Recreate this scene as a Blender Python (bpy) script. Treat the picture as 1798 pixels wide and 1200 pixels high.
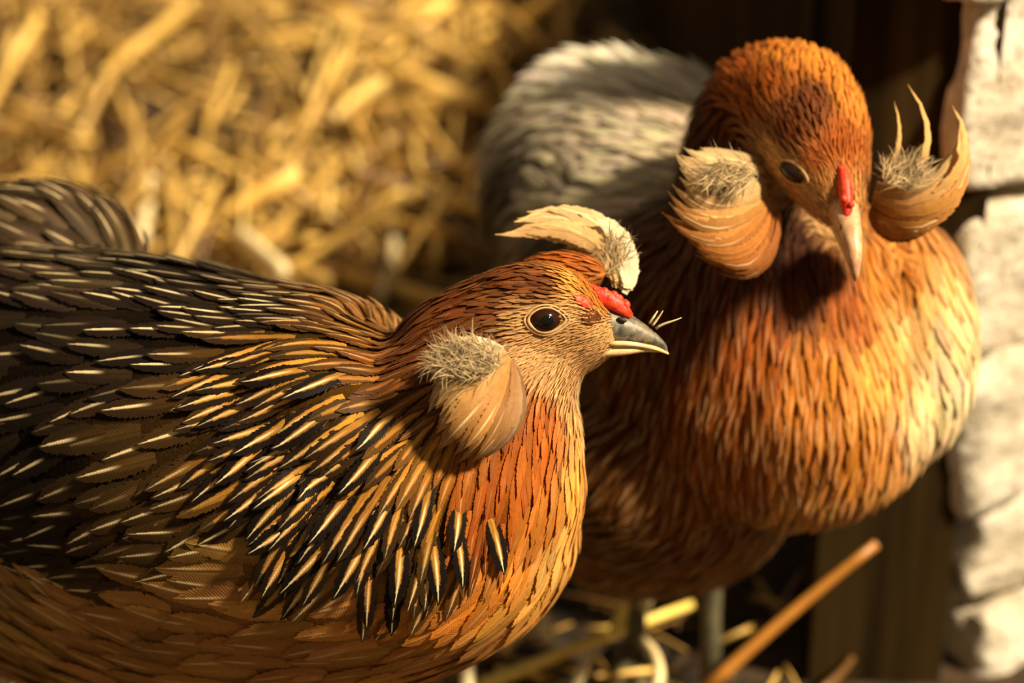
import bpy, bmesh, math, random
import numpy as np
from mathutils import Vector, Matrix, noise, kdtree
from mathutils.bvhtree import BVHTree

random.seed(7); rng = np.random.default_rng(7)
scene = bpy.context.scene
for o in list(bpy.data.objects): bpy.data.objects.remove(o)

# ------------------------------------------------------------------ camera
PITCH = math.radians(28.0); LENS = 85.0; W, H = 1798.0, 1200.0
FPX = LENS / 36.0 * W
FWD = Vector((0, math.cos(PITCH), -math.sin(PITCH)))
UPV = Vector((0, math.sin(PITCH), math.cos(PITCH)))
RGT = Vector((1, 0, 0))
CAM = Vector((0, 0, 0.295)) - FWD * 0.85
cam_d = bpy.data.cameras.new('camera'); cam = bpy.data.objects.new('camera', cam_d)
scene.collection.objects.link(cam); scene.camera = cam
cam.location = CAM; cam.rotation_euler = (math.pi / 2 - PITCH, 0, 0)
cam_d.lens = LENS; cam_d.sensor_width = 36.0; cam_d.clip_start = 0.01
cam_d.dof.use_dof = True; cam_d.dof.focus_distance = 0.832; cam_d.dof.aperture_fstop = 5.8

# ------------------------------------------------------------------ world, sun, exposure
world = bpy.data.worlds.new('world'); scene.world = world; world.use_nodes = True
bg = world.node_tree.nodes['Background']
bg.inputs[0].default_value = (1.0, 0.80, 0.55, 1); bg.inputs[1].default_value = 0.24
sun_d = bpy.data.lights.new('sun', 'SUN'); sun = bpy.data.objects.new('sun', sun_d)
scene.collection.objects.link(sun)
SUNDIR = Vector((0.62, -0.28, 0.73)).normalized()
sun.location = SUNDIR * 3
sun.rotation_euler = SUNDIR.to_track_quat('Z', 'Y').to_euler()
sun_d.energy = 9.5; sun_d.color = (1.0, 0.84, 0.60); sun_d.angle = math.radians(6)
vs = scene.view_settings
vs.view_transform = 'Standard'; vs.look = 'None'; vs.gamma = 1.0; vs.exposure = 0.0
vs.use_curve_mapping = False

# ------------------------------------------------------------------ helpers
def P(px, py, d):
    """point at camera depth d that the photograph shows at (px, py)"""
    return CAM + d * (FWD + RGT * ((px - W / 2) / FPX) - UPV * ((py - H / 2) / FPX))
def PZ(px, py, z):
    k = (py - H / 2) / FPX
    d = (CAM.z - z) / (math.sin(PITCH) + math.cos(PITCH) * k)
    return P(px, py, d)
def ray(px, py): return (P(px, py, 1.0) - CAM).normalized()
def project(p):
    v = p - CAM; d = v.dot(FWD)
    return W / 2 + FPX * v.dot(RGT) / d, H / 2 - FPX * v.dot(UPV) / d, d

def link(o, parent=None):
    scene.collection.objects.link(o)
    if parent is not None:
        o.parent = parent
        o.matrix_parent_inverse = Matrix.Translation(-Vector(parent.location)) if parent.type == 'EMPTY' else Matrix.Identity(4)
    return o
def mesh_obj(name, verts, faces, mat, parent=None, smooth=True):
    me = bpy.data.meshes.new(name)
    me.from_pydata([tuple(v) for v in verts], [], faces); me.update()
    if smooth: me.polygons.foreach_set('use_smooth', [True] * len(me.polygons))
    me.materials.append(mat)
    return link(bpy.data.objects.new(name, me), parent)
def empty(name, loc):
    o = bpy.data.objects.new(name, None); o.empty_display_size = 0.02; o.location = loc
    scene.collection.objects.link(o); return o
def tag(o, label=None, cat=None, group=None, kind=None):
    if label: o['label'] = label
    if cat: o['category'] = cat
    if group: o['group'] = group
    if kind: o['kind'] = kind
    return o

class MB:
    def __init__(s): s.v = []; s.f = []
    def add(s, vf):
        n = len(s.v); s.v += list(vf[0]); s.f += [tuple(i + n for i in f) for f in vf[1]]; return s
def bez(c, n):
    c = [Vector(p) for p in c]; out = []
    for i in range(n):
        t = i / (n - 1); a = 1 - t
        if len(c) == 4: out.append(c[0]*a**3 + c[1]*3*a*a*t + c[2]*3*a*t*t + c[3]*t**3)
        elif len(c) == 3: out.append(c[0]*a*a + c[1]*2*a*t + c[2]*t*t)
        else: out.append(c[0]*a + c[1]*t)
    return out
def crom(vals, n):
    """Catmull-Rom through rows of numbers -> n rows"""
    A = np.array(vals, float); m = len(A)
    A2 = np.vstack([2*A[0]-A[1], A, 2*A[-1]-A[-2]]); out = []
    for i in range(n):
        t = i / (n - 1) * (m - 1); k = min(int(t), m - 2); t -= k
        p0, p1, p2, p3 = A2[k:k+4]
        out.append(0.5*((2*p1)+(-p0+p2)*t+(2*p0-5*p1+4*p2-p3)*t*t+(-p0+3*p1-3*p2+p3)*t**3))
    return np.array(out)
def loft(rows, ref, n=40, seg=28, power=2.0):
    """rows: (x,y,z,rA,rB): closed tube, rA along ref-perp axis, rB along the other"""
    R = crom(rows, n); C = R[:, :3]; ref = Vector(ref)
    verts = []; faces = []
    for i in range(n):
        t = Vector(C[min(i+1, n-1)] - C[max(i-1, 0)]).normalized()
        L = (ref - t * ref.dot(t)).normalized(); D = t.cross(L)
        c = Vector(C[i]); ra, rb = max(R[i, 3], 1e-4), max(R[i, 4], 1e-4)
        for j in range(seg):
            a = 2*math.pi*j/seg; ca, sa = math.cos(a), math.sin(a)
            e = 2.0/power
            verts.append(c + L*(ra*math.copysign(abs(ca)**e, ca)) + D*(rb*math.copysign(abs(sa)**e, sa)))
    for i in range(n-1):
        for j in range(seg):
            k = (j+1) % seg
            faces.append((i*seg+j, i*seg+k, (i+1)*seg+k, (i+1)*seg+j))
    a = len(verts); verts.append(Vector(C[0])); b = len(verts); verts.append(Vector(C[-1]))
    for j in range(seg):
        k = (j+1) % seg
        faces.append((a, k, j)); faces.append((b, (n-1)*seg+j, (n-1)*seg+k))
    return verts, faces
def ellipsoid(c, ax, ay, az, nu=24, nv=14):
    """centre and three axis vectors"""
    c = Vector(c); verts = []; faces = []
    for i in range(1, nv):
        th = math.pi*i/nv
        for j in range(nu):
            ph = 2*math.pi*j/nu
            verts.append(c + Vector(ax)*(math.sin(th)*math.cos(ph)) + Vector(ay)*(math.sin(th)*math.sin(ph)) + Vector(az)*math.cos(th))
    for i in range(nv-2):
        for j in range(nu):
            k = (j+1) % nu
            faces.append((i*nu+j, (i+1)*nu+j, (i+1)*nu+k, i*nu+k))
    a = len(verts); verts.append(c + Vector(az)); b = len(verts); verts.append(c - Vector(az))
    for j in range(nu):
        k = (j+1) % nu
        faces.append((a, j, k)); faces.append((b, (nv-2)*nu+k, (nv-2)*nu+j))
    return verts, faces
def tube(pts, radii, seg=8, flat=1.0, ref=(0, 0, 1)):
    rows = [(*p, r, r*flat) for p, r in zip(pts, radii)]
    return loft(rows, ref, n=len(pts), seg=seg) if len(pts) > 2 else loft(rows, ref, n=2, seg=seg)

# ------------------------------------------------------------------ materials
def new_mat(name):
    m = bpy.data.materials.new(name); m.use_nodes = True
    nt = m.node_tree; nt.nodes.clear()
    out = nt.nodes.new('ShaderNodeOutputMaterial'); b = nt.nodes.new('ShaderNodeBsdfPrincipled')
    nt.links.new(b.outputs[0], out.inputs[0])
    return m, nt, b, out
class N:
    """small node-expression helper"""
    def __init__(s, nt): s.nt = nt
    def node(s, t, **k):
        n = s.nt.nodes.new(t)
        for a, v in k.items(): setattr(n, a, v)
        return n
    def put(s, sock, v):
        if isinstance(v, bpy.types.NodeSocket): s.nt.links.new(v, sock)
        else: sock.default_value = v
    def math(s, op, a, b=0.0, c=None):
        n = s.node('ShaderNodeMath', operation=op); s.put(n.inputs[0], a); s.put(n.inputs[1], b)
        if c is not None: s.put(n.inputs[2], c)
        return n.outputs[0]
    def ss(s, x, lo, hi):
        n = s.node('ShaderNodeMapRange', interpolation_type='SMOOTHSTEP'); s.put(n.inputs[0], x)
        n.inputs[1].default_value = lo; n.inputs[2].default_value = hi; return n.outputs[0]
    def mix(s, f, a, b, bt='MIX'):
        n = s.node('ShaderNodeMix', data_type='RGBA', blend_type=bt); s.put(n.inputs[0], f); s.put(n.inputs[6], a); s.put(n.inputs[7], b)
        return n.outputs[2]
    def attr(s, name):
        return s.node('ShaderNodeAttribute', attribute_name=name)
    def noise(s, vec, scale, detail=3.0, rough=0.55):
        n = s.node('ShaderNodeTexNoise'); n.inputs['Scale'].default_value = scale
        n.inputs['Detail'].default_value = detail; n.inputs['Roughness'].default_value = rough
        if vec is not None: s.put(n.inputs['Vector'], vec)
        return n.outputs[0]
    def bump(s, h, strength, dist):
        n = s.node('ShaderNodeBump'); n.inputs['Strength'].default_value = strength
        n.inputs['Distance'].default_value = dist; s.put(n.inputs['Height'], h); return n.outputs[0]

def feather_material():
    m, nt, b, out = new_mat('feather'); n = N(nt)
    fuv = n.attr('fuv'); sep = n.node('ShaderNodeSeparateXYZ'); nt.links.new(fuv.outputs['Vector'], sep.inputs[0])
    u, v, r = sep.outputs
    par = n.attr('fpar'); sp = n.node('ShaderNodeSeparateXYZ'); nt.links.new(par.outputs['Vector'], sp.inputs[0])
    edge, shaft, down = sp.outputs
    col = n.attr('fcol').outputs['Color']
    av = n.math('ABSOLUTE', v)
    # barbs running obliquely from the shaft
    ph = n.math('ADD', n.math('MULTIPLY', u, 150.0), n.math('MULTIPLY', av, -26.0))
    ph = n.math('ADD', ph, n.math('MULTIPLY', r, 40.0))
    barb = n.math('SINE', ph)
    geo = n.node('ShaderNodeNewGeometry')
    nz = n.noise(geo.outputs['Position'], 420.0, 2.0)
    bri = n.math('ADD', 0.72, n.math('MULTIPLY', r, 0.5))
    bri = n.math('MULTIPLY', bri, n.math('ADD', 0.75, n.math('MULTIPLY', nz, 0.5)))
    bri = n.math('MULTIPLY', bri, n.math('ADD', 1.0, n.math('MULTIPLY', barb, 0.04)))
    vm = n.node('ShaderNodeVectorMath', operation='SCALE'); nt.links.new(col, vm.inputs[0]); nt.links.new(bri, vm.inputs[3])
    base = vm.outputs[0]
    # slightly paler free margin towards the tip
    mm = n.math('MAXIMUM', av, n.ss(u, 0.72, 0.98))
    wob = n.math('ADD', mm, n.math('MULTIPLY', n.math('SUBTRACT', nz, 0.5), 0.25))
    e = n.math('MULTIPLY', n.math('MULTIPLY', n.ss(n.math('ADD', wob, n.math('MULTIPLY', u, 0.42)), 0.40, 0.60), n.ss(u, 0.05, 0.25)), edge)
    c1 = n.mix(e, base, (0.010, 0.006, 0.004, 1))
    s = n.math('MULTIPLY', n.math('MULTIPLY', n.ss(av, 0.15, 0.04), n.ss(u, 0.38, 0.62)), n.math('MULTIPLY', n.ss(u, 0.99, 0.90), shaft))
    c2 = n.mix(s, c1, (0.92, 0.72, 0.38, 1))
    nt.links.new(c2, b.inputs['Base Color'])
    b.inputs['Roughness'].default_value = 0.55
    b.inputs['Specular IOR Level'].default_value = 0.12
    nt.links.new(n.bump(n.math('ADD', n.math('MULTIPLY', barb, 0.10), n.math('MULTIPLY', n.ss(av, 0.2, 0.0), 1.0)), 0.35, 0.0006), b.inputs['Normal'])
    tr = n.node('ShaderNodeBsdfTranslucent'); nt.links.new(c2, tr.inputs[0])
    mx = n.node('ShaderNodeMixShader'); mx.inputs[0].default_value = 0.25
    nt.links.new(b.outputs[0], mx.inputs[1]); nt.links.new(tr.outputs[0], mx.inputs[2])
    # frayed margin: the barbs part from one another at the edge of the vane
    cv = n.node('ShaderNodeCombineXYZ'); n.put(cv.inputs[0], n.math('ADD', n.math('MULTIPLY', u, 34.0), n.math('MULTIPLY', av, -7.0)))
    n.put(cv.inputs[1], n.math('MULTIPLY', v, 0.6)); n.put(cv.inputs[2], n.math('MULTIPLY', r, 97.0))
    fr = n.noise(cv.outputs[0], 1.0, 1.0)
    gap = n.math('GREATER_THAN', n.math('MULTIPLY', n.ss(av, 0.35, 1.0), n.math('SUBTRACT', 1.0, down)), n.math('ADD', 0.10, n.math('MULTIPLY', fr, 1.15)))
    tp = n.node('ShaderNodeBsdfTransparent'); m2 = n.node('ShaderNodeMixShader'); nt.links.new(gap, m2.inputs[0])
    nt.links.new(mx.outputs[0], m2.inputs[1]); nt.links.new(tp.outputs[0], m2.inputs[2]); nt.links.new(m2.outputs[0], out.inputs[0])
    return m
M_FEATHER = feather_material()

def skin_material():
    m, nt, b, out = new_mat('skin_and_down'); n = N(nt)
    col = n.attr('fcol').outputs['Color']; geo = n.node('ShaderNodeNewGeometry')
    nz = n.noise(geo.outputs['Position'], 700.0, 4.0, 0.65)
    vm = n.node('ShaderNodeVectorMath', operation='SCALE'); nt.links.new(col, vm.inputs[0])
    nt.links.new(n.math('ADD', 0.25, n.math('MULTIPLY', nz, 0.9)), vm.inputs[3])
    nt.links.new(vm.outputs[0], b.inputs['Base Color']); b.inputs['Roughness'].default_value = 0.8; b.inputs['Specular IOR Level'].default_value = 0.03
    nt.links.new(n.bump(nz, 0.5, 0.001), b.inputs['Normal'])
    return m
M_SKIN = skin_material()

def simple_material(name, c1, c2, scale, rough=0.5, bump=0.2, bdist=0.0005, stretch=(1, 1, 1), spec=0.4, rnd=0.0, coat=0.0):
    m, nt, b, out = new_mat(name); n = N(nt)
    tc = n.node('ShaderNodeTexCoord'); mp = n.node('ShaderNodeMapping'); mp.inputs['Scale'].default_value = stretch
    nt.links.new(tc.outputs['Object'], mp.inputs[0])
    nz = n.noise(mp.outputs[0], scale, 4.0, 0.6)
    c = n.mix(n.ss(nz, 0.3, 0.7), (*c1, 1), (*c2, 1))
    if rnd:
        oi = n.node('ShaderNodeObjectInfo')
        vm = n.node('ShaderNodeVectorMath', operation='SCALE'); nt.links.new(c, vm.inputs[0])
        nt.links.new(n.math('ADD', 1.0 - rnd, n.math('MULTIPLY', oi.outputs['Random'], 2*rnd)), vm.inputs[3]); c = vm.outputs[0]
    nt.links.new(c, b.inputs['Base Color']); b.inputs['Roughness'].default_value = rough
    b.inputs['Specular IOR Level'].default_value = spec; b.inputs['Coat Weight'].default_value = coat
    if bump: nt.links.new(n.bump(nz, bump, bdist), b.inputs['Normal'])
    return m
M_BEAK_DARK = simple_material('beak_horn_dark', (0.045, 0.042, 0.035), (0.24, 0.19, 0.11), 330, 0.45, 0.3)
M_BEAK_PALE = simple_material('beak_horn_pale', (0.62, 0.40, 0.14), (0.75, 0.55, 0.26), 260, 0.35, 0.15)
M_BEAK_MID = simple_material('beak_horn_pinkish', (0.42, 0.20, 0.09), (0.68, 0.42, 0.22), 220, 0.35, 0.15)
M_COMB = simple_material('comb_red', (0.62, 0.020, 0.006), (0.80, 0.07, 0.022), 420, 0.45, 0.5, 0.001)
M_LID = simple_material('eyelid', (0.40, 0.22, 0.08), (0.52, 0.31, 0.13), 500, 0.6, 0.3)
M_IRIS = simple_material('iris', (0.016, 0.005, 0.002), (0.030, 0.010, 0.004), 300, 0.15, 0.0, coat=0.0, spec=0.2)
M_PUPIL = simple_material('pupil', (0.002, 0.002, 0.002), (0.004, 0.003, 0.003), 300, 0.06, 0.0, coat=0.0, spec=0.4)
M_NOSTRIL = simple_material('nostril', (0.012, 0.008, 0.006), (0.03, 0.018, 0.01), 300, 0.6, 0.0)
M_LORE = simple_material('lore_dark', (0.06, 0.020, 0.006), (0.15, 0.05, 0.015), 500, 0.9, 0.3, spec=0.03)
M_LEG = simple_material('leg_scales', (0.06, 0.055, 0.03), (0.12, 0.10, 0.05), 300, 0.5, 0.4)
M_CLAW = simple_material('claw', (0.10, 0.07, 0.04), (0.18, 0.13, 0.08), 300, 0.4, 0.0)

# ------------------------------------------------------------------ feathers
NU = 8
def prof_body(u):  return np.clip(np.sin(np.pi * np.clip(u, 0, 1)**0.75 * 0.93 + 0.12), 0.0, 1)
PROFILES = {
    'round':   np.array([0.45, 0.75, 0.92, 1.0, 0.98, 0.86, 0.62, 0.12]),
    'lance':   np.array([0.40, 0.68, 0.88, 1.0, 0.96, 0.78, 0.48, 0.04]),
    'hackle':  np.array([0.35, 0.55, 0.72, 0.88, 1.0, 0.97, 0.72, 0.10]),
    'needle':  np.array([0.6, 0.9, 1.0, 0.95, 0.82, 0.62, 0.36, 0.03]),
}
class Feathers:
    def __init__(s): s.items = []
    def add(s, path, nrm, width, prof, col, par, rnd, camber=0.18):
        """path: NU points, nrm: NU normals; stored as one feather of NU x 3 vertices"""
        path = np.asarray(path, float); nrm = np.asarray(nrm, float)
        t = np.gradient(path, axis=0); t /= np.linalg.norm(t, axis=1, keepdims=True) + 1e-12
        side = np.cross(t, nrm); side /= np.linalg.norm(side, axis=1, keepdims=True) + 1e-12
        w = (PROFILES[prof] * width * 0.5)[:, None]
        V = np.empty((NU, 3, 3))
        V[:, 1] = path
        V[:, 0] = path - side * w - nrm * w * camber
        V[:, 2] = path + side * w - nrm * w * camber
        s.items.append((V.reshape(-1, 3), col, par, rnd))
    def mesh(s, name, items):
        k = len(items); nv = NU * 3
        V = np.concatenate([i[0] for i in items]); F = []
        base = [(r*3+c, r*3+c+1, (r+1)*3+c+1, (r+1)*3+c) for r in range(NU-1) for c in range(2)]
        B = np.array(base); F = (B[None] + (np.arange(k) * nv)[:, None, None]).reshape(-1, 4)
        me = bpy.data.meshes.new(name)
        me.from_pydata(V.tolist(), [], F.tolist()); me.update()
        me.polygons.foreach_set('use_smooth', [True] * len(me.polygons))
        uu = np.repeat(np.linspace(0, 1, NU), 3); vv = np.tile([-1.0, 0.0, 1.0], NU)
        uv = np.zeros((k, nv, 3)); uv[:, :, 0] = uu; uv[:, :, 1] = vv; uv[:, :, 2] = np.array([i[3] for i in items])[:, None]
        a = me.attributes.new('fuv', 'FLOAT_VECTOR', 'POINT'); a.data.foreach_set('vector', uv.ravel().astype(np.float32))
        pr = np.repeat(np.array([i[2] for i in items])[:, None], nv, 1)
        a = me.attributes.new('fpar', 'FLOAT_VECTOR', 'POINT'); a.data.foreach_set('vector', pr.ravel().astype(np.float32))
        c4 = np.ones((k, nv, 4)); c4[:, :, :3] = np.array([i[1] for i in items])[:, None]
        a = me.attributes.new('fcol', 'FLOAT_COLOR', 'POINT'); a.data.foreach_set('color', c4.ravel().astype(np.float32))
        me.materials.append(M_FEATHER)
        return me
    def build(s, name, items, parent):
        return link(bpy.data.objects.new(name, s.mesh(name, items)), parent)

# colours of the plumage (linear)
RB = (0.15, 0.036, 0.006); DRB = (0.10, 0.026, 0.006); RUST = (0.42, 0.10, 0.010); GOLD = (0.56, 0.25, 0.032)
OG = (0.76, 0.35, 0.06); OB = (0.64, 0.28, 0.065); BD = (0.075, 0.036, 0.008); DK = (0.016, 0.009, 0.004)
TAN = (0.66, 0.37, 0.14); ORG = (0.64, 0.22, 0.026); PALE = (0.80, 0.58, 0.28); GREY = (0.60, 0.50, 0.34)
NECK_SHADE = (0.055, 0.013, 0.0035); GBR = (0.10, 0.062, 0.028); CREAM = (0.80, 0.66, 0.40)  # first: red-brown darkened to paint the head's shadow on the neck

def make_body(name, parts, root, voxel, anchors, hint_d, rescale):
    """union of closed lofts/ellipsoids as ONE continuous mesh; returns object, bvh, anchor table"""
    mb = MB()
    for p in parts: mb.add(p)
    tmp = mesh_obj(name + '_tmp', mb.v, mb.f, M_SKIN)
    bm = bmesh.new(); bm.from_mesh(tmp.data); bmesh.ops.recalc_face_normals(bm, faces=bm.faces); bm.to_mesh(tmp.data); bm.free()
    r = tmp.modifiers.new('r', 'REMESH'); r.mode = 'VOXEL'; r.voxel_size = voxel; r.use_smooth_shade = True
    sm = tmp.modifiers.new('s', 'SMOOTH'); sm.factor = 0.5; sm.iterations = 14
    dg = bpy.context.evaluated_depsgraph_get()
    me = bpy.data.meshes.new_from_object(tmp.evaluated_get(dg)); me.name = name
    bpy.data.objects.remove(tmp)
    body = link(bpy.data.objects.new(name, me), root)
    nv = len(me.vertices); co = np.empty(nv*3, np.float32); me.vertices.foreach_get('co', co); co = co.reshape(-1, 3)
    me.calc_loop_triangles(); nt = len(me.loop_triangles)
    tri = np.empty(nt*3, np.int32); me.loop_triangles.foreach_get('vertices', tri); tri = tri.reshape(-1, 3)
    bvh = BVHTree.FromPolygons(co.tolist(), tri.tolist())
    rows = []
    for (px, py, tx, ty, L, Wd, lift, sp, col, edge, shaft) in anchors:
        L, Wd, lift, sp = rescale(px, py, L, Wd, lift, sp, edge)
        loc, nrm, idx, dist = bvh.ray_cast(CAM, ray(px, py))
        if loc is None:
            loc, nrm, idx, dist = bvh.find_nearest(P(px, py, hint_d))
        d = (RGT*tx - UPV*ty).normalized()
        dt = d - nrm * d.dot(nrm)
        if dt.length < 0.25: dt = d
        dt.normalize()
        rows.append([*loc, *dt, L*.01, Wd*.01, lift*.01, sp*.01, *col, edge, shaft])
    A = np.array(rows)
    def params(pts):
        out = np.empty((len(pts), A.shape[1]-3))
        for i in range(0, len(pts), 20000):
            q = pts[i:i+20000]
            d2 = ((q[:, None, :] - A[None, :, :3])**2).sum(2)
            w = 1.0 / (d2 + 1.5e-5)**2.2
            out[i:i+20000] = (w @ A[:, 3:]) / w.sum(1, keepdims=True)
        return out
    pv = params(co)
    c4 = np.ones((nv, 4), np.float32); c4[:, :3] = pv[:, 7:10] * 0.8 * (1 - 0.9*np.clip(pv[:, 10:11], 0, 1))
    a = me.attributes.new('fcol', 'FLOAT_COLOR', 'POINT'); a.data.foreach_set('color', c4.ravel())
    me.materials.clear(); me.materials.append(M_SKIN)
    return body, bvh, co, tri, params

def scatter(co, tri, params, dens=5.0):
    a, b, c = co[tri[:, 0]], co[tri[:, 1]], co[tri[:, 2]]
    area = 0.5*np.linalg.norm(np.cross(b-a, c-a), axis=1); cen = (a+b+c)/3
    sp = params(cen)[:, 6]
    w = area/sp**2; n = int(w.sum()*dens); w /= w.sum()
    k = rng.choice(len(tri), n, p=w)
    r1, r2 = rng.random(n), rng.random(n); s = np.sqrt(r1)
    pts = a[k]*(1-s)[:, None] + b[k]*(s*(1-r2))[:, None] + c[k]*(s*r2)[:, None]
    prm = params(pts); keep = []
    levels = [0.0016, 0.003, 0.006, 0.012, 0.024]; grids = [dict() for _ in levels]
    for i in range(n):
        r = prm[i, 6]; l = next((j for j, q in enumerate(levels) if q >= r), len(levels)-1)
        cs = levels[l]; p = pts[i]; key = (int(p[0]//cs), int(p[1]//cs), int(p[2]//cs)); g = grids[l]; ok = True
        for dx in (-1, 0, 1):
            for dy in (-1, 0, 1):
                for dz in (-1, 0, 1):
                    for q in g.get((key[0]+dx, key[1]+dy, key[2]+dz), ()):
                        if (q[0]-p[0])**2+(q[1]-p[1])**2+(q[2]-p[2])**2 < r*r: ok = False; break
                    if not ok: break
                if not ok: break
            if not ok: break
        if ok:
            keep.append(i)
            for j, cs2 in enumerate(levels):
                grids[j].setdefault((int(p[0]//cs2), int(p[1]//cs2), int(p[2]//cs2)), []).append(p)
    return pts[keep], prm[keep]

def grow(F, bvh, pts, prm, prof_fn, skip=None):
    meta = []
    for p, q in zip(pts, prm):
        p0 = Vector(p)
        if skip and skip(p0): continue
        d = Vector(q[0:3]); L, Wd, lift = q[3], q[4], q[5]; col = q[7:10]; edge, shaft = q[10], q[11]
        L *= random.uniform(0.85, 1.15); Wd *= random.uniform(0.88, 1.12)
        loc, nrm, _, _ = bvh.find_nearest(p0)
        jit = 0.16
        d = d + nrm.cross(d)*random.uniform(-jit, jit)
        d = (d - nrm*d.dot(nrm))
        if d.length < 1e-6: continue
        d.normalize(); path = []; nn = []; cur = loc; lf = lift*random.uniform(0.7, 1.4); h0 = 0.0003 + 0.0005*random.random()
        for k in range(NU):
            u = k/(NU-1)
            path.append(cur + nrm*(h0 + lf*u**1.2)); nn.append(nrm)
            nx, n2, _, _ = bvh.find_nearest(cur + d*(L/(NU-1)))
            st = nx - cur
            if n2.dot(nrm) < 0.3 or st.length < 1e-6: nx, n2 = cur + d*(L/(NU-1)), nrm
            else:
                n2 = (nrm*0.4 + n2*0.6).normalized(); d = (d - n2*d.dot(n2)).normalized()
            cur, nrm = nx, n2
        cv = np.clip(col*random.uniform(.78, 1.22)*np.array([1.0, random.uniform(.92, 1.08), random.uniform(.9, 1.08)]), 0, 1)
        F.add(path, nn, Wd, prof_fn(L, Wd), cv, (edge, shaft*random.choice((0.15, 0.6, 1.0, 1.0)), 0), random.random())
        meta.append((loc, nn[NU//2], L*Wd, edge))
    return meta

def split_feathers(F, meta, root, single_rules, stuff_name, limit=300):
    """the ones that show largest become feathers of their own, the rest one mass"""
    classes = {}
    for i, (loc, nrm, size, edge) in enumerate(meta):
        px, py, d = project(loc); view = (CAM - loc).normalized(); f = nrm.dot(view)
        if f < 0.15 or not (-20 < px < W+20 and -20 < py < H+20): continue
        nm = single_rules(px, py, size, edge, loc)
        if nm: classes.setdefault(nm, []).append((size*f, i))
    used = set()
    for nm, lst in classes.items():
        lst.sort(reverse=True)
        for _, i in lst[:limit]:
            used.add(i); F.build(nm, [F.items[i]], root)
    rest = [it for i, it in enumerate(F.items) if i not in used]
    o = F.build(stuff_name, rest, root); o['kind'] = 'stuff'
    return o

def tuft(root, name, guides, n, wid, cols, fluff_c, fluff_n, prof='lance', label=None, fluff_dir=(0, -1), face=None, jitter=4, core=None):
    """ear tuft: a downy cushion plus curved feathers fanned between guide curves (px,py,d)"""
    G = [[P(*p) for p in g] for g in guides]
    c, ax, ay, az = core; c = Vector(c) + FWD*.003; ax, ay = Vector(ax)*.8, Vector(ay)*.8
    t = mesh_obj(name, *ellipsoid(c, ax, ay, az), M_SKIN, root)
    cc = np.ones((len(t.data.vertices), 4), np.float32); cc[:, :3] = (0.52, 0.38, 0.19)
    a = t.data.attributes.new('fcol', 'FLOAT_COLOR', 'POINT'); a.data.foreach_set('color', cc.ravel())
    if label: t['label'] = label
    F = Feathers(); k = len(G)-1; face = (CAM - Vector(c)).normalized() if face is None else Vector(face)
    for i in range(n):
        s = (i + random.uniform(-.3, .3))/(n-1)*k; s = min(max(s, 0), k-1e-4); j = int(s); f = s-j
        cp = [G[j][m]*(1-f) + G[j+1][m]*f for m in range(4)]
        jj = [Vector((random.uniform(-1, 1), random.uniform(-1, 1), random.uniform(-1, 1)))*jitter*0.0002 for _ in range(4)]
        jj[0] *= 0.5
        lay = face*(0.0004*((i*7) % 5))
        tm = random.uniform(.78, 1.0); path = [v for v in bez([p+q+lay for p, q in zip(cp, jj)], 71)[:int(70*tm)+1]]
        path = [path[int(round(m/(NU-1)*(len(path)-1)))] for m in range(NU)]
        nn = []
        for p in path:
            o = (p - Vector(c)); o = o.normalized() if o.length > 1e-6 else face
            nn.append((o*0.55 + face*0.6).normalized())
        wv = np.interp(s/k, np.linspace(0, 1, len(wid)), wid)*.01*random.uniform(.85, 1.15)
        ci = [np.interp(s/k, np.linspace(0, 1, len(cols)), [q[m] for q in cols]) for m in range(3)]
        F.add(path, nn, wv, prof, np.array(ci)*random.uniform(.8, 1.2), (0.0, random.choice((0, .35, .8)), 0), random.random(), camber=0.3)
    for it in F.items: F.build('tuft_feather', [it], t)
    # downy filaments at the root of the tuft
    D = Feathers(); (fx, fy, fd), (rx, ry) = fluff_c
    for i in range(fluff_n):
        a = random.uniform(0, 6.283); q = math.sqrt(random.random())
        p = P(fx + rx*q*math.cos(a), fy + ry*q*math.sin(a), fd + random.uniform(-.004, .003))
        ang = math.atan2(fluff_dir[1], fluff_dir[0]) + random.gauss(0, .7)
        d = (RGT*math.cos(ang) - UPV*math.sin(ang) + FWD*random.uniform(-.25, .1)).normalized()
        L = random.uniform(.004, .010); side = d.cross(face)*random.uniform(-.6, .6)
        path = [p + d*(L*k2/(NU-1)) + side*(L*(k2/(NU-1))**2) for k2 in range(NU)]
        g = random.uniform(.3, 1.0)**1.5; col = np.array((0.90, 0.66, 0.34))*g
        D.add(path, [face]*NU, random.uniform(.0002, .0006), 'needle', col, (0, 0, 0), random.random())
    dn = D.build('down', D.items, t); dn['kind'] = 'stuff'
    return t

def leg(root, hip, foot, heading, r=0.0055):
    hip, foot, hd = Vector(hip), Vector(foot), Vector(heading).normalized()
    hock = hip.lerp(foot, .35) - hd*0.022
    mb = MB(); mb.add(tube([hip, hip.lerp(hock, .5), hock, hock.lerp(foot, .5), foot + Vector((0, 0, .006))], [r*2.6, r*1.7, r*1.1, r*.85, r], 10, ref=(1, 0, .1)))
    o = mesh_obj('leg', mb.v, mb.f, M_LEG, root)
    lat = Vector((0, 0, 1)).cross(hd)
    for a, ln in ((0, .05), (.6, .042), (-.6, .042), (math.pi, .022)):
        d = hd*math.cos(a) + lat*math.sin(a)
        pts = [foot + Vector((0, 0, .007)), foot + d*ln*.4 + Vector((0, 0, .0085)), foot + d*ln*.8 + Vector((0, 0, .005)), foot + d*ln + Vector((0, 0, .004))]
        t = mesh_obj('toe', *tube(pts, [r*.9, r*.8, r*.65, r*.4], 8), M_LEG, root)
        c = mesh_obj('claw', *tube([pts[-1], pts[-1]+d*.006+Vector((0, 0, .001)), pts[-1]+d*.012-Vector((0, 0, .002))], [r*.42, r*.3, r*.05], 6), M_CLAW, root)
    return o

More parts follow.
